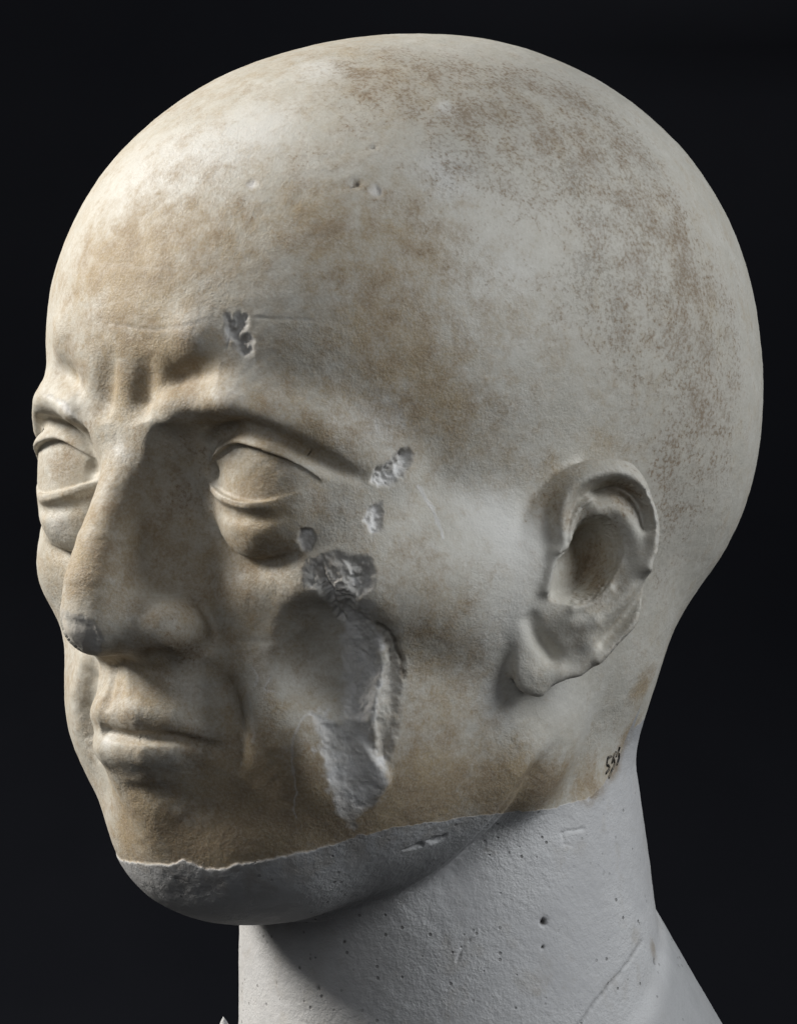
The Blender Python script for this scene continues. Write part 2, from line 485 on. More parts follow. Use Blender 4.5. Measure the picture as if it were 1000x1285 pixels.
def settle_n(ops, V, Q, it=2, lim=.05):
    """cheaper: slide along the mesh normals only"""
    pl = plan(ops, V)
    N = vnormals(V, Q)
    for _ in range(it):
        f = run(ops, V, pl)
        V = V - np.clip(f, -lim, lim)[:, None] * N
    return V

def subdivide(V, Q):
    e = np.concatenate([Q[:, [0, 1]], Q[:, [1, 2]], Q[:, [2, 3]], Q[:, [3, 0]]])
    e.sort(axis=1)
    key = e[:, 0].astype(np.int64) * len(V) + e[:, 1]
    uq, inv = np.unique(key, return_inverse=True)
    a = uq // len(V); b = uq % len(V)
    n = len(Q); ne = len(V); nf = ne + len(uq)
    E = (inv + ne).reshape(4, n).T
    Cn = nf + np.arange(n)
    V2 = np.concatenate([V, (V[a] + V[b]) / 2, V[Q].mean(1)])
    out = [np.stack([Q[:, i], E[:, i], Cn, E[:, i - 1]], 1) for i in range(4)]
    return V2, np.concatenate(out)

def relax(V, Q, it=2):
    """Taubin smoothing: takes the grid chatter out and keeps the volume"""
    a = np.concatenate([Q[:, i] for i in range(4)]); b = np.concatenate([Q[:, (i + 1) % 4] for i in range(4)])
    n = np.bincount(a, minlength=len(V)).astype(float); n[n == 0] = 1
    for _ in range(it):
        for w in (.5, -.52):
            L = np.stack([np.bincount(a, V[b, k], len(V)) for k in range(3)], 1) / n[:, None]
            V = V + w * (L - V)
    return V

# ------------------------------------------------------------------ chips, stains and wear, per vertex
def vnoise(P, f, seed=0):
    """value noise, -1..1"""
    q = P * f + seed * 17.31; i = np.floor(q).astype(np.int64); t = q - i; t = t * t * (3 - 2 * t)
    def hsh(a):
        h = (a[:, 0] * 374761393 + a[:, 1] * 668265263 + a[:, 2] * 2147483647 + seed * 974711) & 0x7fffffff
        h = ((h ^ (h >> 13)) * 1274126177) & 0x7fffffff
        return ((h ^ (h >> 16)) & 0xffff) / 32767.5 - 1
    out = 0
    for a in (0, 1):
        for b in (0, 1):
            for c in (0, 1):
                w = (t[:, 0] if a else 1 - t[:, 0]) * (t[:, 1] if b else 1 - t[:, 1]) * (t[:, 2] if c else 1 - t[:, 2])
                out = out + w * hsh(i + np.array([a, b, c]))
    return out

def fbm(P, f, n=3, seed=0):
    s = 0; a = 1.0
    for k in range(n):
        s = s + a * vnoise(P, f, seed + k); f *= 2.03; a *= 0.55
    return s / 1.6

def facets(P, s, seed=0):
    """flat fracture facets, each tilted its own way, about -1..1"""
    q = P / s + seed * 3.7; i = np.floor(q).astype(np.int64)
    best = np.full(len(P), 1e9); out = np.zeros(len(P))
    def rnd(a, k):
        h = (a[:, 0] * 73856093 ^ a[:, 1] * 19349663 ^ a[:, 2] * 83492791 ^ (k * 2654435 + seed * 7919)) & 0x7fffffff
        h = ((h ^ (h >> 15)) * 2246822519) & 0x7fffffff
        return ((h ^ (h >> 13)) & 0xffff) / 65535.0
    for dx in (-1, 0, 1):
        for dy in (-1, 0, 1):
            for dz in (-1, 0, 1):
                c = i + np.array([dx, dy, dz])
                o = q - c - np.stack([rnd(c, 1), rnd(c, 2), rnd(c, 3)], 1)
                g = np.stack([rnd(c, 4), rnd(c, 5), rnd(c, 6)], 1) * 2 - 1
                r = dot(o, o); k = r < best
                best = np.where(k, r, best); out = np.where(k, dot(o, g) + .5 * (rnd(c, 7) - .5), out)
    return out

def q3(P):
    return np.stack([P @ CR, P @ CU], 1)      # three-quarter plane of the head, cm

def poly3(pts):
    return np.array(pts)

class Wear:
    def __init__(self, V, N):
        self.V, self.N = V, N
        n = len(V)
        self.disp = np.zeros(n); self.chip = np.zeros(n); self.grime = np.zeros(n)
        self.front = (N @ CD) > -0.1
    def near(self, T, pad=.5):
        lo = T.min(0) - pad; hi = T.max(0) + pad
        dep = T @ CD
        i = np.nonzero(((self.V > lo) & (self.V < hi)).all(1) & self.front)[0]
        z = self.V[i] @ CD
        md = np.median(dep)
        return i[(z > md - .9) & (z < max(dep.max(), md) + .9)]
    def gouge(self, pts, depth, edge, rough, seed, ragged=.08, freq=4.0, dirt=0.5, white=1.0, tilt=0.0, soft=.05, ear=False):
        T = poly3(pts); i = self.near(T, .6)
        if ear:
            q = self.V[i] - E0
            i = i[(dpoly(np.stack([q @ E1, q @ E2], 1), EAR_OUT) < .08) & (q @ EN > -.75)]
        if not len(i): return
        P = self.V[i]
        d = dpoly(q3(P), q3(T)) + ragged * (fbm(P, 3.0, 2, seed) + .6 * fbm(P, 9.0, 2, seed + 2))
        m = sstep(-d, -.03, edge * 1.6)
        n = fbm(P, freq, 3, seed + 5)
        x = q3(P)[:, 0]; x0, x1 = q3(T)[:, 0].min(), q3(T)[:, 0].max()
        m = m * (1 - tilt * np.clip((x - x0) / (x1 - x0), 0, 1))
        self.disp[i] -= m * (depth * (1 + .5 * n) + rough * (.55 * facets(P, .30, seed) + .35 * facets(P, .12, seed + 1) + .35 * fbm(P, 8, 2, seed + 9)))
        self.chip[i] = np.maximum(self.chip[i], white * sstep(-d, -soft, soft + .05) * (.75 + .4 * n))
        self.grime[i] = np.maximum(self.grime[i], dirt * m * sstep(-n, -.1, -.55 + .9))
    def pit(self, p, r, depth, dirt=.8):
        p = np.array(p); i = self.near(np.array([p]), r * 3)
        if not len(i): return
        q = self.V[i] - p; d = np.sqrt(dot(q, q)) * (1 + .3 * vnoise(self.V[i], 3 / r, 3)) / r
        self.disp[i] -= depth * np.exp(-d * d * 1.2)
        self.grime[i] = np.maximum(self.grime[i], dirt * sstep(-d, -1.1, -.5))
    def scratch(self, pts, w, depth, white=.7, jitter=.03, seed=1, dirt=0.):
        T = smooth_line(poly3(pts), 4); i = self.near(T, .3)
        if not len(i): return
        P = self.V[i]
        d = d2line(q3(P) + jitter * np.stack([vnoise(P, 4, seed), vnoise(P, 4, seed + 1)], 1), q3(T))
        m = np.exp(-(d / w) ** 2)
        self.disp[i] -= depth * m * (1 + .5 * vnoise(P, 9, seed + 2))
        self.chip[i] = np.maximum(self.chip[i], white * sstep(m, .3, .7))
        self.grime[i] = np.maximum(self.grime[i], dirt * sstep(m, .3, .8))

def wear(V, N):
    w = Wear(V, N)
    # brow chip
    w.gouge([(3.25, -8.58, 4.1), (3.37, -8.5, 4.18), (3.47, -8.46, 4.02), (3.62, -8.36, 4.08), (3.78, -8.27, 4), (3.87, -8.24, 3.77), (4, -8.17, 3.49), (3.98, -8.18, 3.18), (3.83, -8.29, 2.98), (3.66, -8.4, 2.96), (3.57, -8.45, 3.21), (3.44, -8.52, 3.41), (3.35, -8.57, 3.23), (3.26, -8.62, 3.57)], .10, .12, .12, 3, ragged=.10, freq=5.0, dirt=.5, white=.9)
    # by the outer corner of the eye
    w.gouge([(5.95, -6.19, -0.04), (6.01, -6.06, 0.26), (6.14, -5.64, 0.47), (6.17, -5.4, 0.72), (6.25, -5.12, 0.84), (6.32, -4.91, 0.56), (6.31, -5.1, 0.25), (6.25, -5.47, 0.07), (6.18, -5.68, -0.2), (6.06, -5.97, -0.2)], .16, .08, .12, 4, dirt=.5)
    w.gouge([(5.96, -6.41, -1), (5.98, -6.25, -0.65), (6.11, -5.93, -0.57), (6.18, -5.82, -0.87), (6.23, -5.99, -1.24), (6.16, -6.25, -1.37)], .13, .08, .10, 5, dirt=.4)
    w.gouge([(4.85, -7.57, -1.47), (4.96, -7.54, -1.25), (5.12, -7.36, -1.23), (5.19, -7.31, -1.47), (5.13, -7.37, -1.74), (4.92, -7.47, -1.79)], .12, .07, .09, 6, dirt=.4)
    # cheek break, upper
    w.gouge([(4.9, -7.5, -2.26), (5.1, -7.42, -1.94), (5.49, -7.19, -1.78), (5.93, -6.79, -1.78), (6.26, -6.41, -1.94), (6.41, -6.33, -2.33), (6.32, -6.46, -2.72), (6.08, -6.61, -2.96), (5.53, -6.29, -3.35), (5.18, -6.15, -3.6), (5.27, -6.59, -3.19), (5.18, -7.17, -2.89), (4.93, -7.43, -2.7)], .12, .14, .08, 7, freq=2.2, dirt=.1, white=.65)
    w.gouge([(5.15, -7.42, -2.1), (5.38, -7.3, -2.03), (5.59, -7.13, -2.68), (5.3, -6.47, -3.25), (5.15, -6.18, -3.6), (5, -6.36, -3.48), (5.31, -7.18, -2.83)], .18, .10, .06, 8, dirt=.6)
    w.gouge([(5.9, -6.87, -1.93), (6.22, -6.47, -1.93), (6.37, -6.4, -2.37), (6.1, -6.63, -2.88), (5.96, -6.83, -2.76)], .09, .08, .08, 9, dirt=.4)
    # cheek break, main: lit wall, ridge, shaded floor
    w.gouge([(5.22, -6.21, -3.52), (5.64, -6.09, -3.51), (5.77, -5.73, -3.95), (5.71, -5.51, -4.86), (5.6, -5.67, -5.59), (5.46, -5.71, -6.15), (4.97, -6.12, -5.96), (4.88, -6.09, -5.17), (4.9, -6.05, -4.17)], .05, .20, .07, 10, ragged=.2, freq=1.8, dirt=.0, soft=.14)
    w.gouge([(5.98, -5.92, -3.62), (6.16, -5.71, -3.74), (6.06, -5.23, -4.47), (6, -5.09, -5.36), (5.89, -5.1, -6.39), (5.62, -5.26, -7.2), (5.53, -5.5, -6.95), (5.44, -5.74, -6.05), (5.63, -5.6, -5.19), (5.8, -5.48, -4.55)], .14, .16, .03, 11, freq=1.5, dirt=.0, white=.3)
    w.gouge([(4.45, -6.83, -5.79), (4.71, -6.47, -5.95), (4.98, -5.91, -6.32), (5.36, -5.67, -6.85), (5.56, -5.26, -7.36), (5.49, -5.08, -7.65), (5.04, -5.37, -8.26), (4.63, -5.59, -8.67), (4.51, -5.91, -8.54), (4.62, -6.34, -7.65), (4.62, -6.61, -6.64)], .06, .20, .05, 12, freq=1.8, dirt=.0, tilt=1.0)
    w.gouge([(5.58, -6.53, -3.18), (5.89, -6.32, -3.29), (6, -5.84, -3.7), (5.75, -5.49, -4.95), (5.58, -5.65, -6.05), (5.58, -5.25, -7.32), (5.47, -5.12, -7.67), (5.03, -5.41, -8.26), (4.65, -5.61, -8.63), (4.53, -5.92, -8.5), (4.64, -6.57, -6.65), (4.51, -6.78, -5.87), (4.92, -6.18, -5.99), (4.86, -6.06, -4.97), (4.96, -6.08, -3.97)], .02, .12, .015, 30, ragged=.34, dirt=.0, white=.95, soft=.14)
    w.gouge([(5.19, -7.29, -2.77), (5.98, -6.85, -2.64), (6.25, -6.34, -3.08), (5.89, -5.95, -3.62), (5.08, -6, -3.97), (5.09, -6.33, -3.46)], .03, .12, .03, 32, ragged=.2, dirt=.0, white=.7, soft=.12)
    w.scratch([(6.01, -5.95, -3.58), (6.14, -5.64, -3.82), (6.07, -5.24, -4.43), (6.03, -5.1, -4.96)], .06, .06, 0, seed=3, dirt=.8)
    # hairline cracks and scratches by the mouth fold, and the fold's painted highlight
    w.scratch([(4.5, -6.76, -5.79), (4.4, -7.05, -6.04), (4.3, -7.2, -6.43), (4.09, -7.06, -7.25), (3.94, -6.81, -7.97), (3.76, -6.68, -8.48)], .03, .012, .4, .07, 4)
    w.scratch([(3.17, -7.7, -5.57), (3.24, -7.65, -6.07), (3.21, -7.57, -6.57)], .05, .0, .25, .05, 5)  # no depth: the lit slope of the fold, painted as a pale line
    w.scratch([(3.23, -7.64, -4.74), (3.38, -7.62, -4.93), (3.3, -7.65, -5.17)], .03, .01, .45, .05, 6)
    w.scratch([(3.72, -7.44, -4.96), (3.63, -7.53, -5.2), (3.83, -7.42, -5.32)], .03, .01, .45, .06, 7)
    w.scratch([(6.32, -4.8, -0.23), (6.4, -4.52, -0.64), (6.74, -4.51, -1.18), (6.89, -4.55, -1.49)], .05, .01, .55, .05, 8)
    # forehead nicks and faint furrows
    w.gouge([(2.84, -7.44, 7.29), (2.92, -7.3, 7.42), (3.12, -7.29, 7.29), (3.05, -7.47, 7.11)], .03, .05, .02, 13, dirt=.2, white=.8)
    w.pit((4.9, -5.64, 7.31), .10, .10); w.pit((4.86, -5.76, 7.25), .06, .05); w.pit((4.66, -4.81, 8.24), .06, .06)
    w.gouge([(5.16, -5.48, 7.13), (5.15, -5.25, 7.37), (5.35, -5.16, 7.17), (5.4, -5.26, 7.01), (5.26, -5.46, 7.01)], .05, .06, .04, 14, dirt=.5, white=.6)
    w.scratch([(-0.97, -9.36, 3.87), (0.28, -9.43, 3.8), (1.22, -9.33, 3.7), (2.15, -9.09, 3.74), (2.76, -8.84, 3.92)], .05, .012, .12, .02, 9)
    w.scratch([(-1.08, -9.05, 5.36), (0.43, -9.16, 5.25), (1.83, -8.93, 5.19)], .05, .010, .1, .03, 10)
    w.scratch([(3.91, -8.2, 4), (4.43, -7.81, 3.96), (5.08, -7.22, 3.92)], .03, .012, .1, .02, 11)
    # far brow, nose tip
    w.gouge([(-3.32, -9, 2.04), (-2.75, -9.06, 2.04), (-2.01, -9.21, 1.81), (-1.53, -9.3, 1.46), (-1.98, -9.23, 1.53), (-2.69, -9.11, 1.84)], .03, .06, .03, 15, dirt=.0, white=.9)
    w.gouge([(-5.24, -6.88, -3.69), (-0.86, -10.31, -3.28), (0.22, -10.81, -3.38), (0.66, -10.61, -3.53), (0.76, -10.28, -3.98), (-0.83, -9.12, -4.61), (-3.89, -7.41, -4.77), (-5.21, -6.72, -4.36)], .10, .20, .0, 16, freq=1, dirt=.0, white=.55)
    # ear rim breaks
    w.gouge([(7.46, 1.94, 0.09), (7.41, 2.21, -0.12), (7.1, 3, -1.08), (6.72, 3.42, -2), (9.15, 0.61, -1.93), (8.67, 1.17, -1.28), (8.57, 0.98, -0.47)], .05, .06, .05, 17, dirt=.1, white=.4, ear=True)
    w.gouge([(6.37, 3.07, -3.54), (6.23, 3.16, -4.07), (6.33, 2.21, -4.6), (6.35, 1.46, -5.06), (6.45, 1.01, -5.16), (6.47, 1.34, -4.76), (8.27, 0.52, -3.99), (6.42, 2.79, -3.67)], .05, .06, .04, 18, dirt=.1, white=.4, ear=True)
    w.gouge([(7.34, -1.14, -5.23), (7.65, -1.28, -5.13), (6.7, -0.55, -5.49), (6.69, -0.77, -5.64), (7.4, -1.59, -5.49)], .04, .05, .03, 19, dirt=.1, white=.7, ear=True)
    # plaster nicks, holes and marks
    w.gouge([(4.67, -3.84, -9.44), (4.79, -3.67, -9.34), (4.89, -3.41, -9.27), (4.83, -3.29, -9.36), (4.7, -3.59, -9.45)], .06, .03, .03, 20, dirt=.1)
    w.gouge([(4.96, -3.25, -9.21), (5.06, -3.09, -9.12), (5.13, -2.74, -9.07), (5.02, -2.75, -9.2), (4.92, -3.04, -9.29)], .06, .03, .03, 21, dirt=.1)
    w.gouge([(-0.15, -7.62, -9.99), (0.5, -7.65, -9.86), (1.38, -7.44, -9.97), (1.96, -7.2, -10.07), (1.52, -6.94, -10.62), (0.58, -6.73, -11.01), (-0.6, -6.68, -11.06), (-0.67, -7.08, -10.71)], .05, .35, .012, 22, freq=1.0, dirt=.0, white=0)
    w.pit((5.25, 0.61, -11.52), .10, .16, 1); w.pit((5.26, 0.56, -12.17), .05, .08, 1); w.pit((4.88, 5.1, -12.91), .09, .1, 1); w.pit((1.63, -3, -12.05), .05, .05, .9)
    w.pit((0.84, -3.17, -13.29), .06, .05, .7); w.pit((-1.2, -3.12, -12.28), .04, .04, .9); w.pit((0.73, -3.2, -12.52), .035, .04, .9); w.pit((-1.27, -3.08, -13.91), .04, .04, .8); w.pit((-0.76, -3.18, -13.28), .035, .03, .8)
    w.scratch([(5.26, 1.25, -9.29), (5.3, 1.59, -9.24), (5.31, 2.02, -9.21)], .04, .04, .6, .04, 12); w.scratch([(5.27, 1.25, -9.33), (5.29, 1.26, -9.53), (5.31, 1.52, -9.59)], .04, .03, .4, .04, 13)
    w.scratch([(4.12, -1.43, -12.44), (4.25, -1.27, -12.04), (4.35, -1.14, -11.94)], .04, .03, .2, .04, 14)
    w.scratch([(4.57, 5.33, -11.8), (5.29, 4.02, -12.45), (5.61, 2.66, -13.25), (5.59, 1.42, -14.29)], .05, .05, .0, .03, 15, dirt=.3)
    return w

def blobs(V, pts):
    s = np.zeros(len(V))
    for x, y, z, rr, a in pts:
        p = np.array((x, y, z))
        i = np.nonzero(np.max(np.abs(V - p), axis=1) < 2.3 * rr)[0]
        q = V[i] - p
        s[i] += a * np.exp(-dot(q, q) / (rr * rr))
    return s

STAIN = [(1.22, -8.93, 5.65, 1.56, 0.55), (0.08, -9.26, 4.96, 1.25, 0.5), (2.66, -8.35, 5.94, 0.94, 0.4), (-1.48, -8.97, 5.36, 0.94, 0.45),
    (1.1, -9.36, 3.36, 1.25, 0.35), (2.24, -9.04, 2.77, 0.94, 0.6), (-1.86, -9.18, 2.94, 0.94, 0.4), (4.04, -8.53, 2, 1.25, 0.4),
    (0.16, -9.33, 1.96, 0.83, 0.35), (0.35, -10.03, -1.01, 1.25, 0.45), (0.4, -10.6, -2.39, 1.04, 0.55), (0.94, -8.95, -1.23, 1.25, 0.2),
    (4.01, -8.24, 0.02, 1.25, 0.45), (3.87, -8.11, -1.56, 1.15, 0.45), (-2.95, -8.25, 0.28, 0.83, 0.3), (5.43, -7.4, 1.22, 1.25, 0.3),
    (1.57, -8.18, -0.43, 1.25, 0.15), (2.98, -7.58, -3.2, 1.46, 0.35), (1.81, -9.46, -3.97, 1.25, 0.3), (-0.1, -9.12, -5.46, 0.94, 0.35),
    (1.62, -8.77, -6, 1.25, 0.2), (0.33, -8.17, -8.71, 1.46, 0.65), (-1.42, -7.71, -9.25, 0.94, 0.5), (1.8, -7.6, -9.25, 1.25, 0.5),
    (2.7, -7.6, -7.2, 1.25, 0.3), (3.54, -7.02, -7.98, 1.46, 0.6), (2.95, -7.02, -9.21, 1.04, 0.6), (4.1, -6.18, -8.79, 1.25, 0.6),
    (4.46, -6.78, -7.14, 1.04, 0.4), (5.8, -4.49, -7.19, 1.25, 0.55), (5.49, -3.65, -8.25, 1.25, 0.75), (5.07, -4.9, -8.51, 1.04, 0.7),
    (6.24, -3.25, -5.63, 1.25, 0.4), (6.76, -4.32, -3.96, 1.25, 0.45), (6.81, -5.46, -2.54, 0.94, 0.3), (5.97, -2.43, -7.69, 1.25, 0.45),
    (6.25, -1.3, -7.74, 0.94, 0.7), (5.93, 0.44, -7.95, 0.94, 0.8), (5.22, 2.31, -7.99, 0.73, 0.8), (6.07, -0.83, -8.18, 0.94, 0.6),
    (5.01, 4, -6.85, 0.52, 0.6), (5.58, 3.88, -5.57, 0.52, 0.7), (5, 3.42, -7.65, 0.52, 0.6), (4.69, -6.71, 6.33, 1.25, 0.5),
    (6.01, -4.7, 6.54, 1.15, 0.45), (6.58, -4.42, 5.54, 0.83, 0.35), (6.01, -5.79, 4.95, 1.25, 0.4), (5.79, -6.39, 3.96, 1.25, 0.3),
    (6.36, -5.58, 2.98, 1.25, 0.55), (6.84, -4.39, 1.99, 1.25, 0.5), (7.45, -2.78, 4.16, 1.04, 0.35), (6.17, -5.4, 1.2, 1.04, 0.3),
    (7.07, -2.96, 0.78, 1.25, 0.25), (7.75, -1.67, 3.16, 0.83, 0.2), (7.57, 0.5, 0.53, 0.83, 0.3), (-4.74, -7.54, -2.24, 0.83, 0.25),
    (-3.92, -7.44, -5.51, 0.83, 0.3), (5.85, -6.99, -2.52, 0.83, 0.2), (7.19, 0.17, -2.1, 0.73, 0.7), (7.94, -0.15, -2.87, 0.62, 0.6),
    (8.46, 0.17, -0.55, 0.52, 0.6), (7.62, -1.54, -0.83, 0.52, 0.6), (7.85, -0.91, -4.65, 0.62, 0.3), (7.59, -1.23, -0.04, 0.62, 0.4),
    (7.97, 1.24, 2.54, 1.25, 0.2), (7.4, 2.99, 5.98, 1.46, 0.3), (7.67, 3.88, 3.94, 1.25, 0.3), (4.44, -2.08, 9.6, 1.88, 0.25),
    (5.62, 0.74, 9.03, 1.88, 0.3), (3.22, -3.15, 10.01, 1.46, 0.3), (4.82, 5.1, -12.56, 0.52, 0.5), (5.58, 3.14, -13.39, 0.62, 0.4)]
SPECK = [(2.49, -2.74, 10.44, 1.88, 0.8), (4.21, -1.86, 9.81, 2.08, 0.9), (5.29, -0.65, 9.21, 2.08, 1), (5.82, 1.11, 8.83, 1.88, 1),
    (5.88, -2.36, 8.16, 1.25, 0.7), (6.38, 2.57, 8.03, 1.46, 0.8), (6.73, -0.95, 7.37, 1.25, 0.5), (3.42, -4.44, 9.37, 1.04, 0.6),
    (7.48, 2.91, 5.78, 1.46, 0.9), (7.71, 3.85, 3.54, 1.46, 0.8), (7.74, 0.32, 5.16, 1.25, 0.6), (7.54, 4.63, 1.48, 1.25, 0.6),
    (8, 1.21, 3.15, 1.25, 0.5), (7.37, 3.62, -0.15, 1.46, 0.6), (6.54, 3.31, -2.62, 1.04, 0.6), (7.85, -0.93, 3.56, 1.25, 0.35),
    (7.06, 1.02, -1.92, 0.83, 1.5), (7.72, -0.22, -2.88, 0.73, 1.4), (7.59, -1.51, -0.64, 0.62, 0.9), (8.59, 0.04, -0.85, 0.62, 0.8),
    (7.42, -1.06, 0.15, 0.52, 0.6), (7.98, -0.62, -1.05, 0.52, 0.9), (6.84, -1.89, -5.26, 0.42, 0.8), (1.68, -8.28, 0.17, 1.25, 0.5),
    (1.3, -8.35, -0.63, 0.62, 0.7), (2.18, -8.19, 0.38, 0.42, 0.9), (2.32, -8.05, -0.81, 0.42, 0.5), (-1.09, -9.31, 1.14, 0.62, 0.8),
    (2.03, -8.86, -3.29, 0.73, 0.6), (2.21, -8.09, -4, 0.42, 0.7), (2.08, -8.24, -6.7, 0.62, 0.9), (1.31, -8.9, -6.45, 0.42, 0.9),
    (1.74, -8.87, -4.43, 0.62, 1), (7.55, 2.83, 5.57, 2.71, 0.7), (7.67, 4.19, 2.72, 2.71, 0.7), (7.79, 0.28, 4.96, 2.5, 0.5),
    (7.3, 3.69, -0.35, 2.5, 0.6), (4.26, 2.09, 10.11, 2.5, 0.5), (6.86, -3.31, 5.95, 2.5, 0.3), (5.66, -4.91, 6.93, 2.5, 0.3),
    (7.35, -2.67, -2.01, 1.04, 0.25), (5.42, 3.29, -6.38, 0.83, 0.5), (6.39, -0.02, -7.39, 1.04, 0.3), (4.08, -6.69, 7.13, 1.67, 0.3),
    (2.98, -8.1, 6.14, 1.67, 0.25), (7.07, -2.96, 0.78, 1.25, 0.4)]
WHITE = [(-0.85, -7.91, 7.58, 1.88, 0.5), (1.59, -3.85, 10.34, 0.94, 0.7), (2.21, -6.33, 8.76, 1.46, 0.6), (1.17, -7.55, 7.96, 1.67, 0.5),
    (5.94, -3.52, 7.54, 1.04, 0.6), (7.39, -2.15, -1.62, 1.25, 0.5), (7.27, -2.59, -3.61, 1.25, 0.5), (6.89, -3.34, -0.81, 1.25, 0.45),
    (6.11, -5.61, 1.59, 0.94, 0.8), (2.48, -8.98, 3.67, 0.73, 0.7), (3.65, -8.84, 2.1, 0.62, 0.7), (2.74, -7.63, -2.6, 0.62, 0.6),
    (6.42, -2.32, -5.66, 0.94, 0.6), (7.32, -2.37, 5.35, 1.25, 0.35), (4.74, -2.38, 9.28, 0.38, 0.8), (6.67, -0.3, -5.54, 1.04, 0.5),
    (5.96, 1.57, -6.27, 0.94, 0.4), (0.17, -9.34, 0.66, 0.46, 0.7), (1.24, -8.04, -8.46, 0.52, 0.5), (-0.4, -9.26, -6.58, 0.38, 0.8),
    (-0.1, -9.12, -5.46, 0.33, 0.4), (-3.44, -8.25, -1.36, 0.62, 0.6)]
INK = [[(5.08, 3.22, -7.41), (5.12, 3.07, -7.43), (5.11, 3.03, -7.52), (5.11, 3.03, -7.61), (5.08, 3.14, -7.65), (5.07, 3.14, -7.74), (5.1, 3, -7.83)],
    [(5.05, 3.42, -7.31), (5.05, 3.34, -7.4), (5.04, 3.29, -7.58)],
    [(5.04, 3.34, -7.46), (5.01, 3.41, -7.54), (5, 3.4, -7.66), (5.04, 3.27, -7.8), (5.08, 3.13, -7.96)],
    [(5.04, 3.56, -7.2), (5.02, 3.54, -7.3), (5.01, 3.48, -7.42)],
    [(4.98, 3.61, -7.37), (4.95, 3.63, -7.5), (4.96, 3.55, -7.64)]]

# ------------------------------------------------------------------ build the surface
BASE = lambda P: run(OPS[:NB], P)
V, Q = extract(BASE, 0.15)
V = settle(OPS, V, 3)
V, Q = subdivide(V, Q)
V = settle_n(OPS, V, Q, 2)

def refine(V, Q):
    """split the quads of the worked front once more; their neighbours take the extra edge points"""
    c = V[Q].mean(1)
    reg = ((c @ CD) > 0.6) & (c[:, 2] < 4.2)
    A, B = Q[reg], Q[~reg]
    ids = np.unique(A); V2, A2 = subdivide(V, A)
    sub = np.unique(A2)
    e = np.concatenate([A[:, [0, 1]], A[:, [1, 2]], A[:, [2, 3]], A[:, [3, 0]]]); e.sort(axis=1)
    key = e[:, 0].astype(np.int64) * len(V) + e[:, 1]
    uq, cnt = np.unique(key, return_counts=True)
    mid = {int(k): len(V) + i for i, (k, n_) in enumerate(zip(uq, cnt)) if n_ == 1}
    eB = np.sort(np.stack([B, np.roll(B, -1, 1)], 2), axis=2)
    kB = eB[:, :, 0].astype(np.int64) * len(V) + eB[:, :, 1]
    edge = np.isin(kB, np.array(list(mid), np.int64))
    hit_rows = edge.any(1)
    ngon = []
    for q, k, f in zip(B[hit_rows], kB[hit_rows], edge[hit_rows]):
        p = []
        for i in range(4):
            p.append(int(q[i]))
            if f[i]: p.append(mid[int(k[i])])
        ngon.append(p)
    return V2, A2, B[~hit_rows], ngon, sub

V, QA, QB, NG, SUB = refine(V, Q)
Q = np.concatenate([QA, QB])
N = vnormals(V, Q)
pl_ = plan(OPS, V[SUB])
v = V[SUB]
for _ in range(2):
    v = v - np.clip(run(OPS, v, pl_), -.04, .04)[:, None] * N[SUB]
V[SUB] = v
keep = V.copy()
V = relax(V, Q, 2)
ngv = np.array(sorted({i for p in NG for i in p}), int)
V[ngv] = keep[ngv]
N = vnormals(V, Q)

# the line where the ancient marble ends and the plaster begins: height against azimuth
SEAM = poly3([(-2.24, -7.14, -9.95), (-0.95, -7.59, -9.88), (-0.09, -7.67, -9.88), (0.43, -7.67, -9.82), (0.76, -7.69, -9.7), (1, -7.61, -9.79), (1.32, -7.49, -9.89), (1.83, -7.36, -9.85), (2.29, -7.23, -9.71), (3.03, -6.82, -9.58), (3.91, -6, -9.31), (4.58, -5.26, -8.98), (5.05, -4.33, -8.78), (5.33, -3.21, -8.69), (5.56, -2.09, -8.6), (5.68, -1.02, -8.59), (5.28, 1.09, -8.6), (5.25, 2.13, -8.47), (5.17, 2.78, -8.22), (5.02, 3.34, -7.75), (4.97, 3.8, -7.15), (4.99, 4.2, -6.69), (5.3, 4.18, -6.01)])
saz = np.degrees(np.arctan2(SEAM[:, 0], -SEAM[:, 1])); o_ = np.argsort(saz); saz = saz[o_]; sz = SEAM[o_, 2]
saz = np.concatenate([[-180, -150, -90], saz, [180]]); sz = np.concatenate([[-4.6, -6, -9.0], sz, [-4.6]])
az = np.degrees(np.arctan2(V[:, 0], -V[:, 1]))
seam = V[:, 2] - np.interp(az, saz, sz)
seam += .05 * fbm(V, 2.5, 2, 40) + .03 * vnoise(V, 9, 44) + .30 * sstep(az, 95, 125) * fbm(V, .9, 3, 47)
neck_d = neck(V); bust_d = bust(V)
on_neck = neck_d < 0.12
# the plaster chin sits a little below the broken marble edge
disp = .035 * sstep(-seam, -.02, .03) * (~on_neck) * sstep(-az, -42, -24)
seam_glint = np.exp(-((seam + .0) / .03) ** 2) * (~on_neck) * sstep(-az, -45, -24)  # light caught by the plaster ledge, painted as a pale edge line
w = wear(V, N)
fine = .035 * fbm(V, .28, 2, 58) + .012 * fbm(V, 1.3, 3, 60) + .006 * vnoise(V, 6, 63)
V = V + N * (disp + w.disp + fine)[:, None]
rx = relax(V, Q, 1); cm = (sstep(w.chip, .05, .3) * .6)[:, None]; cm[ngv] = 0
V = V * (1 - cm) + rx * cm
N = vnormals(V, Q)
stain = blobs(V, STAIN); speck = blobs(V, SPECK); white = blobs(V, WHITE)
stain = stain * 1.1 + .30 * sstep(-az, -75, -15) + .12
chip = np.maximum(w.chip, .55 * seam_glint * sstep(az, -40, 60))  # breaks, plus the painted highlight along the chin seam
ATTR = {'stain': stain, 'speck': speck, 'white': white, 'chip': chip, 'grime': w.grime, 'seam': seam, 'off_neck': sstep(neck_d, .1, .35)}

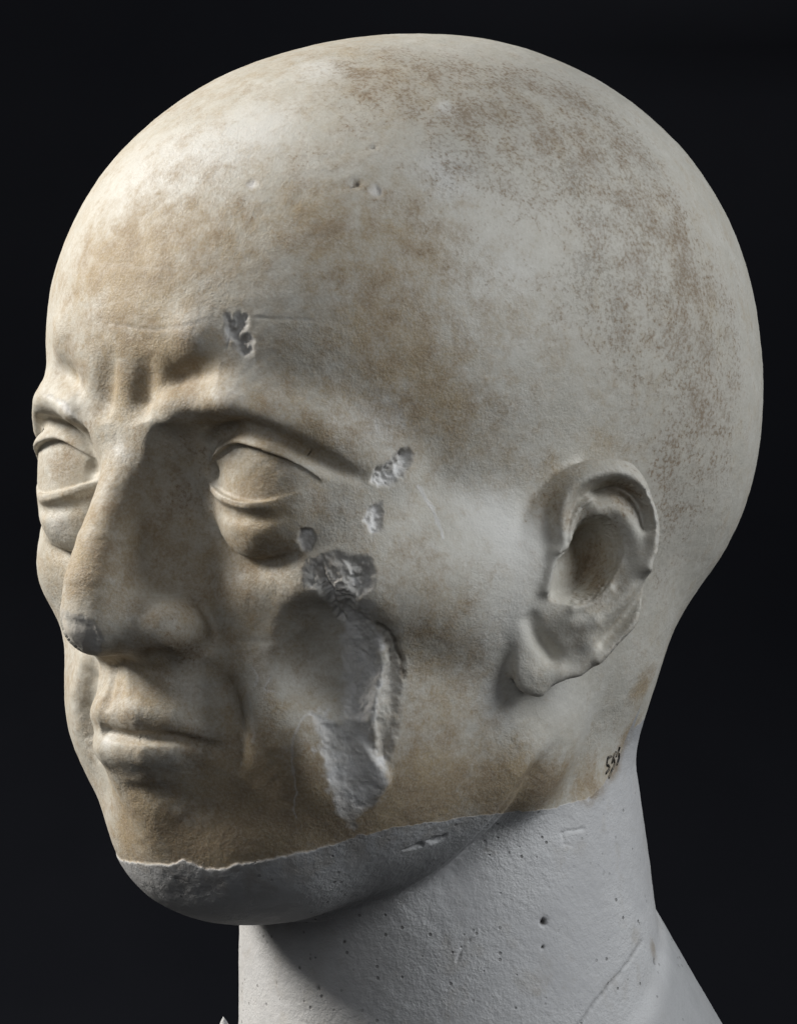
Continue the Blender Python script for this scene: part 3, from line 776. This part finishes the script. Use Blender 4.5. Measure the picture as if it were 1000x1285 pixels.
# which piece each face belongs to
def label_faces(C):
    M = C.copy(); M[:, 0] = np.abs(M[:, 0])
    out = np.zeros(len(C), np.int8)                                   # 0 head
    sm = C[:, 2] - np.interp(np.degrees(np.arctan2(C[:, 0], -C[:, 1])), saz, sz)
    nd = neck(C); bd = bust(C)
    out[sm < 0] = 1                                                   # chin restoration
    out[(sm < 0) & (nd < .12)] = 2                                    # neck
    out[(bd < .06) & (bd < nd + .02) & (C[:, 2] < -9)] = 3            # bust
    b = barrel(M); eye = (np.abs(b) < .3) & (M[:, 0] < 4.9) & (C[:, 1] < -6.2)
    eu = np.interp(M[:, 0], LID_UP[:, 0], LID_UP[:, 1]); el = np.interp(M[:, 0], LID_LO[:, 0], LID_LO[:, 1])
    side = np.where(C[:, 0] > 0, 0, 3)
    ball = eye & (C[:, 2] <= eu) & (C[:, 2] >= el)
    up = eye & (C[:, 2] > eu) & (C[:, 2] < eu + .55); lo = eye & (C[:, 2] < el) & (C[:, 2] > el - .32)
    out[ball] = (4 + side)[ball]; out[up] = (5 + side)[up]; out[lo] = (6 + side)[lo]
    nz = np.minimum(chain(C, NOSE_P, NOSE_R), ell(M, *ALA)) < .12
    out[nz & (C[:, 2] < 0.6) & (out == 0)] = 10
    mo = ell(C, (0, -8.5, -7.05), (2.5, 1.6, .75)) < 0
    out[mo & (out == 0)] = 11
    for k, E in ((12, C), (13, C * np.array([-1, 1, 1]))):
        q = E - E0
        a = np.stack([q @ E1, q @ E2], 1); n = q @ EN
        out[(dpoly(a, EAR_OUT) < .04) & (n > -1.4)] = k
    return out
PIECES = ['head', 'chin_restoration', 'neck', 'bust', 'eyeball', 'upper_eyelid', 'lower_eyelid', 'eyeball', 'upper_eyelid', 'lower_eyelid', 'nose', 'mouth', 'ear', 'ear']
QQ = np.concatenate([QA, QB])
lab = label_faces(V[QQ].mean(1)); labn = label_faces(np.array([V[p].mean(0) for p in NG])) if NG else np.zeros(0, int)

# ------------------------------------------------------------------ materials
class NT:
    def __init__(self, name):
        self.m = bpy.data.materials.new(name); self.m.use_nodes = True
        self.t = self.m.node_tree; self.b = self.t.nodes['Principled BSDF']
        self.co = self.t.nodes.new('ShaderNodeTexCoord').outputs['Object']
    def n(self, typ, ins=None, **kw):
        x = self.t.nodes.new(typ)
        for k, v in kw.items(): setattr(x, k, v)
        for k, v in (ins or {}).items(): self.put(x.inputs[k], v)
        return x
    def put(self, s, v):
        if isinstance(v, bpy.types.NodeSocket): self.t.links.new(v, s)
        elif isinstance(v, tuple) and len(v) == 3 and s.type == 'RGBA': s.default_value = (*v, 1)
        else: s.default_value = v
    def math(self, op_, a, b=0.0, c=0.0, clamp=False):
        return self.n('ShaderNodeMath', {0: a, 1: b, 2: c}, operation=op_, use_clamp=clamp).outputs[0]
    def mix(self, f, a, b):
        x = self.n('ShaderNodeMix', data_type='RGBA'); self.put(x.inputs[0], f); self.put(x.inputs[6], a); self.put(x.inputs[7], b)
        return x.outputs[2]
    def noise(self, sc, det=4, rough=.55, dist=0.0, co=None):
        return self.n('ShaderNodeTexNoise', {'Vector': co or self.co, 'Scale': sc, 'Detail': det, 'Roughness': rough, 'Distortion': dist}).outputs['Fac']
    def step(self, x, a, b, lo=0., hi=1.):
        return self.n('ShaderNodeMapRange', {0: x, 1: a, 2: b, 3: lo, 4: hi}, interpolation_type='SMOOTHSTEP').outputs[0]
    def attr(self, name):
        return self.n('ShaderNodeAttribute', attribute_name=name).outputs['Fac']

def stone():
    t = NT('weathered_marble'); M = t.math
    st, sp, wh, ch, gr, se = [t.attr(k) for k in ('stain', 'speck', 'white', 'chip', 'grime', 'seam')]
    n1 = t.noise(38, 6, .6, .6); n2 = t.noise(190, 6, .62); n3 = t.noise(1500, 3, .6); n4 = t.noise(950, 6, .72); n5 = t.noise(95, 6, .65, .4)
    # marble body
    body = t.mix(t.step(n5, .35, .7), (.52, .495, .43), (.62, .60, .54))
    body = t.mix(M('MULTIPLY', t.step(wh, .1, .9), M('ADD', .45, M('MULTIPLY', n1, .6)), clamp=True), body, (.73, .725, .70))
    # brown patina, blotchy
    s = M('MULTIPLY', st, M('ADD', .1, M('MULTIPLY', n1, 1.6)))
    s = M('ADD', s, M('MULTIPLY', M('SUBTRACT', n2, .5), 1.8))
    s = M('ADD', s, M('MULTIPLY', M('SUBTRACT', n4, .5), 1.2))
    s = M('SUBTRACT', s, M('MULTIPLY', wh, .25))
    pat = t.mix(t.step(n5, .3, .7), (.38, .285, .16), (.27, .188, .10))
    col = t.mix(t.step(s, -.05, 1.15, 0, .9), body, pat)
    # grain to grain variation
    col = t.mix(t.step(n3, .3, .75, 0, .22), col, (.75, .73, .68))
    # soil specks
    k = M('ADD', M('MULTIPLY', n4, .8), M('MULTIPLY', n5, .3))
    th = M('SUBTRACT', .70, M('MULTIPLY', t.step(sp, -.4, 1.5), .18))
    k = M('SUBTRACT', k, th)
    col = t.mix(M('MULTIPLY', t.step(k, 0, .14), t.step(n2, .25, .65, .35, .9)), col, t.mix(n5, (.15, .10, .055), (.27, .19, .115)))
    # a thin grey bloom where the crown is soiled
    bl = M('MULTIPLY', t.step(sp, .1, 1.6), t.step(n5, .3, .7))
    col = t.mix(M('MULTIPLY', bl, .5), col, (.30, .255, .20))
    # fresh breaks, and the highlights painted on seam edge and mouth fold
    brk = t.mix(t.step(n2, .3, .7), (.62, .615, .605), (.85, .845, .835))
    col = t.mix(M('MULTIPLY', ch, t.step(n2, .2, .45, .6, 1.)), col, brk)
    col = t.mix(M('MULTIPLY', gr, .8), col, (.10, .08, .06))
    # plaster
    pl = t.mix(t.step(n1, .3, .7), (.53, .53, .535), (.63, .63, .63))
    pl = t.mix(t.step(n5, .52, .78, 0, .5), pl, (.40, .36, .30))
    nb = t.noise(14, 5, .6, .5)
    pl = t.mix(t.step(nb, .45, .7, 0, .45), pl, (.40, .39, .375))
    pl = t.mix(M('MULTIPLY', t.step(st, .35, .9), t.step(n2, .4, .6)), pl, (.27, .21, .14))
    pl = t.mix(M('MULTIPLY', t.attr('off_neck'), .75), pl, t.mix(n5, (.32, .325, .33), (.44, .445, .45)))  # plaster darker away from the neck
    vor = t.n('ShaderNodeTexVoronoi', {'Vector': t.co, 'Scale': 520.0, 'Randomness': 1.0}, feature='F1')
    vd = vor.outputs['Distance']
    pick = t.step(t.n('ShaderNodeSeparateColor', {0: vor.outputs['Color']}).outputs[0], .82, .88)
    pitm = M('MULTIPLY', M('MULTIPLY', t.step(vd, .16, .30, 1, 0), pick), t.step(n1, .35, .6))
    pl = t.mix(M('MULTIPLY', pitm, .7), pl, (.12, .115, .11))
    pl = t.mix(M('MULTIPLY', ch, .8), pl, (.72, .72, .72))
    pl = t.mix(M('MULTIPLY', gr, .9), pl, (.05, .045, .04))
    pm = t.step(se, -.025, .015, 1, 0)
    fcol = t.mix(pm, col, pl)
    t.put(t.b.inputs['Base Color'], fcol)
    t.put(t.b.inputs['Roughness'], t.step(n2, .3, .7, .5, .68))
    t.b.inputs['Specular IOR Level'].default_value = .35
    t.b.inputs['Subsurface Weight'].default_value = 0.0
    t.b.inputs['Subsurface Radius'].default_value = (1.0, .8, .6)
    t.b.inputs['Subsurface Scale'].default_value = .004
    # relief
    g1 = M('ADD', M('MULTIPLY', n3, .8), M('MULTIPLY', n4, .9))
    g1 = M('ADD', g1, M('MULTIPLY', n2, .5))
    g1 = M('SUBTRACT', g1, M('MULTIPLY', t.step(k, 0, .06), .5))
    g1 = M('ADD', g1, M('MULTIPLY', M('MULTIPLY', ch, t.noise(700, 4, .7)), 1.4))
    g2 = M('ADD', M('MULTIPLY', n3, .8), M('MULTIPLY', n4, .8))
    g2 = M('ADD', g2, M('MULTIPLY', t.noise(850, 3, .6), 1.2))
    mp = t.n('ShaderNodeMapping', {'Vector': t.co, 'Rotation': (.3, .5, .2), 'Scale': (40, 500, 420)})
    fm = t.noise(1.0, 3, .6, .3, mp.outputs[0])
    g2 = M('ADD', g2, M('MULTIPLY', fm, .9))
    g2 = M('SUBTRACT', g2, M('MULTIPLY', pitm, 2.5))
    hgt = t.n('ShaderNodeMix', data_type='FLOAT'); t.put(hgt.inputs[0], pm); t.put(hgt.inputs[2], g1); t.put(hgt.inputs[3], g2)
    bp = t.n('ShaderNodeBump', {'Strength': t.step(n1, .32, .66, .22, .55), 'Distance': .0005, 'Height': hgt.outputs[0]})
    t.put(t.b.inputs['Normal'], bp.outputs[0])
    return t.m
STONE = stone()

# ------------------------------------------------------------------ one mesh per piece, smooth across the joins
ATTR['seam'] = np.clip(ATTR['seam'], -1, 1)
root = bpy.data.objects.new('portrait_bust', None)
scene.collection.objects.link(root)
root.location = (0, 0, 0); root.empty_display_size = .05
root['label'] = 'weathered marble portrait head of a bald man, restored in grey plaster, set on a bust'
root['category'] = 'sculpture'
def piece(name, faces, ngons, parent, mat, label=None):
    loops = list(faces.ravel()); lens = [4] * len(faces)
    for p in ngons: loops += p; lens.append(len(p))
    loops = np.array(loops, np.int64)
    uq, inv = np.unique(loops, return_inverse=True)
    me = bpy.data.meshes.new(name)
    me.vertices.add(len(uq)); me.vertices.foreach_set('co', (V[uq] * S).astype(np.float32).ravel())
    me.loops.add(len(loops)); me.loops.foreach_set('vertex_index', inv.astype(np.int32).ravel())
    me.polygons.add(len(lens)); lens = np.array(lens, np.int32)
    me.polygons.foreach_set('loop_start', (np.cumsum(lens) - lens).astype(np.int32))
    me.update(calc_edges=True); me.shade_smooth()
    for k, a in ATTR.items():
        at = me.attributes.new(k, 'FLOAT', 'POINT'); at.data.foreach_set('value', a[uq].astype(np.float32))
    me.normals_split_custom_set_from_vertices(N[uq].astype(np.float32))
    me.materials.append(mat)
    o = bpy.data.objects.new(name, me); scene.collection.objects.link(o)
    o.parent = parent
    if parent is root: o.location = (0, 0, Z0)
    if label: o['label'] = label
    return o
order = [0, 1, 2, 3, 10, 11, 12, 13, 4, 5, 6, 7, 8, 9]
LBL = {0: 'pale brown-stained ancient marble', 1: 'smooth grey plaster chin and jaw', 2: 'pitted grey plaster neck', 3: 'grey shoulder block with brown marks', 10: 'nose with a broken grey tip', 12: 'left ear with chipped rim'}
head_o = None
for k in order:
    f = QQ[lab == k]; g = [p for p, l in zip(NG, labn) if l == k]
    if len(f) + len(g) == 0: continue
    o = piece(PIECES[k], f, g, root if k < 4 else head_o, STONE, LBL.get(k))
    if k == 0: head_o = o

# ------------------------------------------------------------------ black cloth sweep behind and below
def backdrop():
    nu, nv = 120, 140
    prof = []
    for i in range(nv):
        s = i / (nv - 1)
        prof.append(s)
    vs = []; fs = []
    for j in range(nv):
        s = j / (nv - 1) * 260 - 60            # arc length, cm: floor, then wall
        if s < 0: y, z = s, 0.0
        elif s < 40: a = s / 40 * math.pi / 2; y, z = 25.5 * math.sin(a), 25.5 * (1 - math.cos(a))
        else: y, z = 25.5, 25.5 + (s - 40)
        for i in range(nu):
            x = (i / (nu - 1) - .5) * 240
            d = 2.4 * math.sin(x * .045 + z * .03) + 1.3 * math.sin(x * .10 - z * .05 + 1.3) + .7 * math.sin(x * .19 + z * .08)
            d += 1.6 * math.exp(-((z - 46 - .03 * (x - 20) + 0.8 * math.sin(x * .1)) / 1.1) ** 2) * (1 / (1 + math.exp(-(x - 8) / 4)))
            k = min(1, max(0, (s - 10) / 50))
            p = -CD * 0
            hd = np.array([CD[0], CD[1], 0]) / math.hypot(CD[0], CD[1])
            q = CR * x - hd * (y + 32 - d * k)
            vs.append((q[0] * S, q[1] * S, (z) * S))
    for j in range(nv - 1):
        for i in range(nu - 1):
            a = j * nu + i
            fs.append((a, a + 1, a + nu + 1, a + nu))
    me = bpy.data.meshes.new('backdrop_cloth'); me.from_pydata(vs, [], fs); me.shade_smooth()
    t = NT('black_cloth')
    big = t.noise(6, 4, .6)
    t.put(t.b.inputs['Base Color'], t.mix(big, (.0022, .0028, .005), (.0085, .0092, .0125)))
    t.b.inputs['Roughness'].default_value = .95
    t.b.inputs['Specular IOR Level'].default_value = .1
    me.materials.append(t.m)
    o = bpy.data.objects.new('backdrop_cloth', me); scene.collection.objects.link(o)
    o['kind'] = 'structure'
    return o
backdrop()

# ------------------------------------------------------------------ lower bust, its far shoulder edge, the inked number
def mesh_obj(name, vs, fs, mat, parent, loc=(0, 0, 0), label=None):
    me = bpy.data.meshes.new(name)
    me.from_pydata([tuple(float(c) * S for c in p) for p in vs], [], fs); me.update(); me.shade_smooth()
    for k in ATTR:
        at = me.attributes.new(k, 'FLOAT', 'POINT')
        at.data.foreach_set('value', np.full(len(vs), -1.0 if k == 'seam' else 0.0, np.float32))
    me.materials.append(mat)
    o = bpy.data.objects.new(name, me); scene.collection.objects.link(o); o.parent = parent; o.location = loc
    if label: o['label'] = label
    return o
vs = []; fs = []; NR = 96
rings = [(-16.6, 1.0), (-17.6, 1.0), (-19, 1.0), (-21, .985), (-24, .95), (-27, .92), (-29.9, .90)]
for z, k in rings:
    for i in range(NR):
        a = 2 * math.pi * i / NR; c, s_ = math.sin(a), -math.cos(a)
        lo_, hi_ = 2.0, 16.0
        for _ in range(30):
            r = (lo_ + hi_) / 2; p = np.array([[c * r, 2.2 + s_ * r, max(z, -20.5)]])
            if min(bust(p)[0], neck(p)[0]) < 0: lo_ = r
            else: hi_ = r
        r = lo_ * k - .04
        vs.append((c * r, 2.2 + s_ * r, z))
for j in range(len(rings) - 1):
    for i in range(NR):
        fs.append((j * NR + i, (j + 1) * NR + i, (j + 1) * NR + (i + 1) % NR, j * NR + (i + 1) % NR))
fs.append(tuple(range((len(rings) - 1) * NR, len(rings) * NR)))
mesh_obj('bust_base', vs, fs, STONE, root, (0, 0, Z0), 'lower part of the grey bust')
# pointed far edge of the shoulder block, beside the neck
tip = CR * (-4.18) + CU * (-14.12) + CD * 2.2
vs = [tip]
for rr, dz in ((.10, -.12), (.30, -.42), (.55, -1.1), (.9, -3.2)):
    for k in range(8):
        a = 2 * math.pi * k / 8
        vs.append(tip + CR * (rr * math.cos(a) * .75 + .12 * -dz) + CD * rr * math.sin(a) + np.array([0, 0, dz]))
fs = [(0, 1 + k, 1 + (k + 1) % 8) for k in range(8)]
for j in range(3):
    for k in range(8):
        a = 1 + j * 8; fs.append((a + k, a + 8 + k, a + 8 + (k + 1) % 8, a + (k + 1) % 8))
mesh_obj('shoulder_edge', vs, fs, STONE, root, (0, 0, Z0), 'small pointed grey edge beside the neck')
# inked inventory number on the nape
ink = NT('black_ink'); ink.b.inputs['Roughness'].default_value = .7
ink.put(ink.b.inputs['Base Color'], ink.mix(ink.step(ink.noise(900, 4, .7), .42, .62), (.014, .013, .012), (.20, .17, .13)))
vs = []; fs = []
for line in INK:
    L = smooth_line(poly3(line), 4)
    n0_ = len(vs)
    for q in L:
        i = np.argmin(dot(V - q, V - q)); nn = N[i]; q = q + nn * ((V[i] - q) @ nn + .004)
        for k in range(6):
            a = 2 * math.pi * k / 6
            vs.append(q + .038 * (CR * math.cos(a) + CU * math.sin(a)) + nn * .004)
    for j in range(len(L) - 1):
        for k in range(6):
            a = n0_ + j * 6; fs.append((a + k, a + (k + 1) % 6, a + 6 + (k + 1) % 6, a + 6 + k))
    fs.append(tuple(n0_ + k for k in range(6))); fs.append(tuple(n0_ + (len(L) - 1) * 6 + k for k in range(6)))
mesh_obj('inventory_number', vs, fs, ink.m, root, (0, 0, Z0), 'small black inked inventory number on the nape')
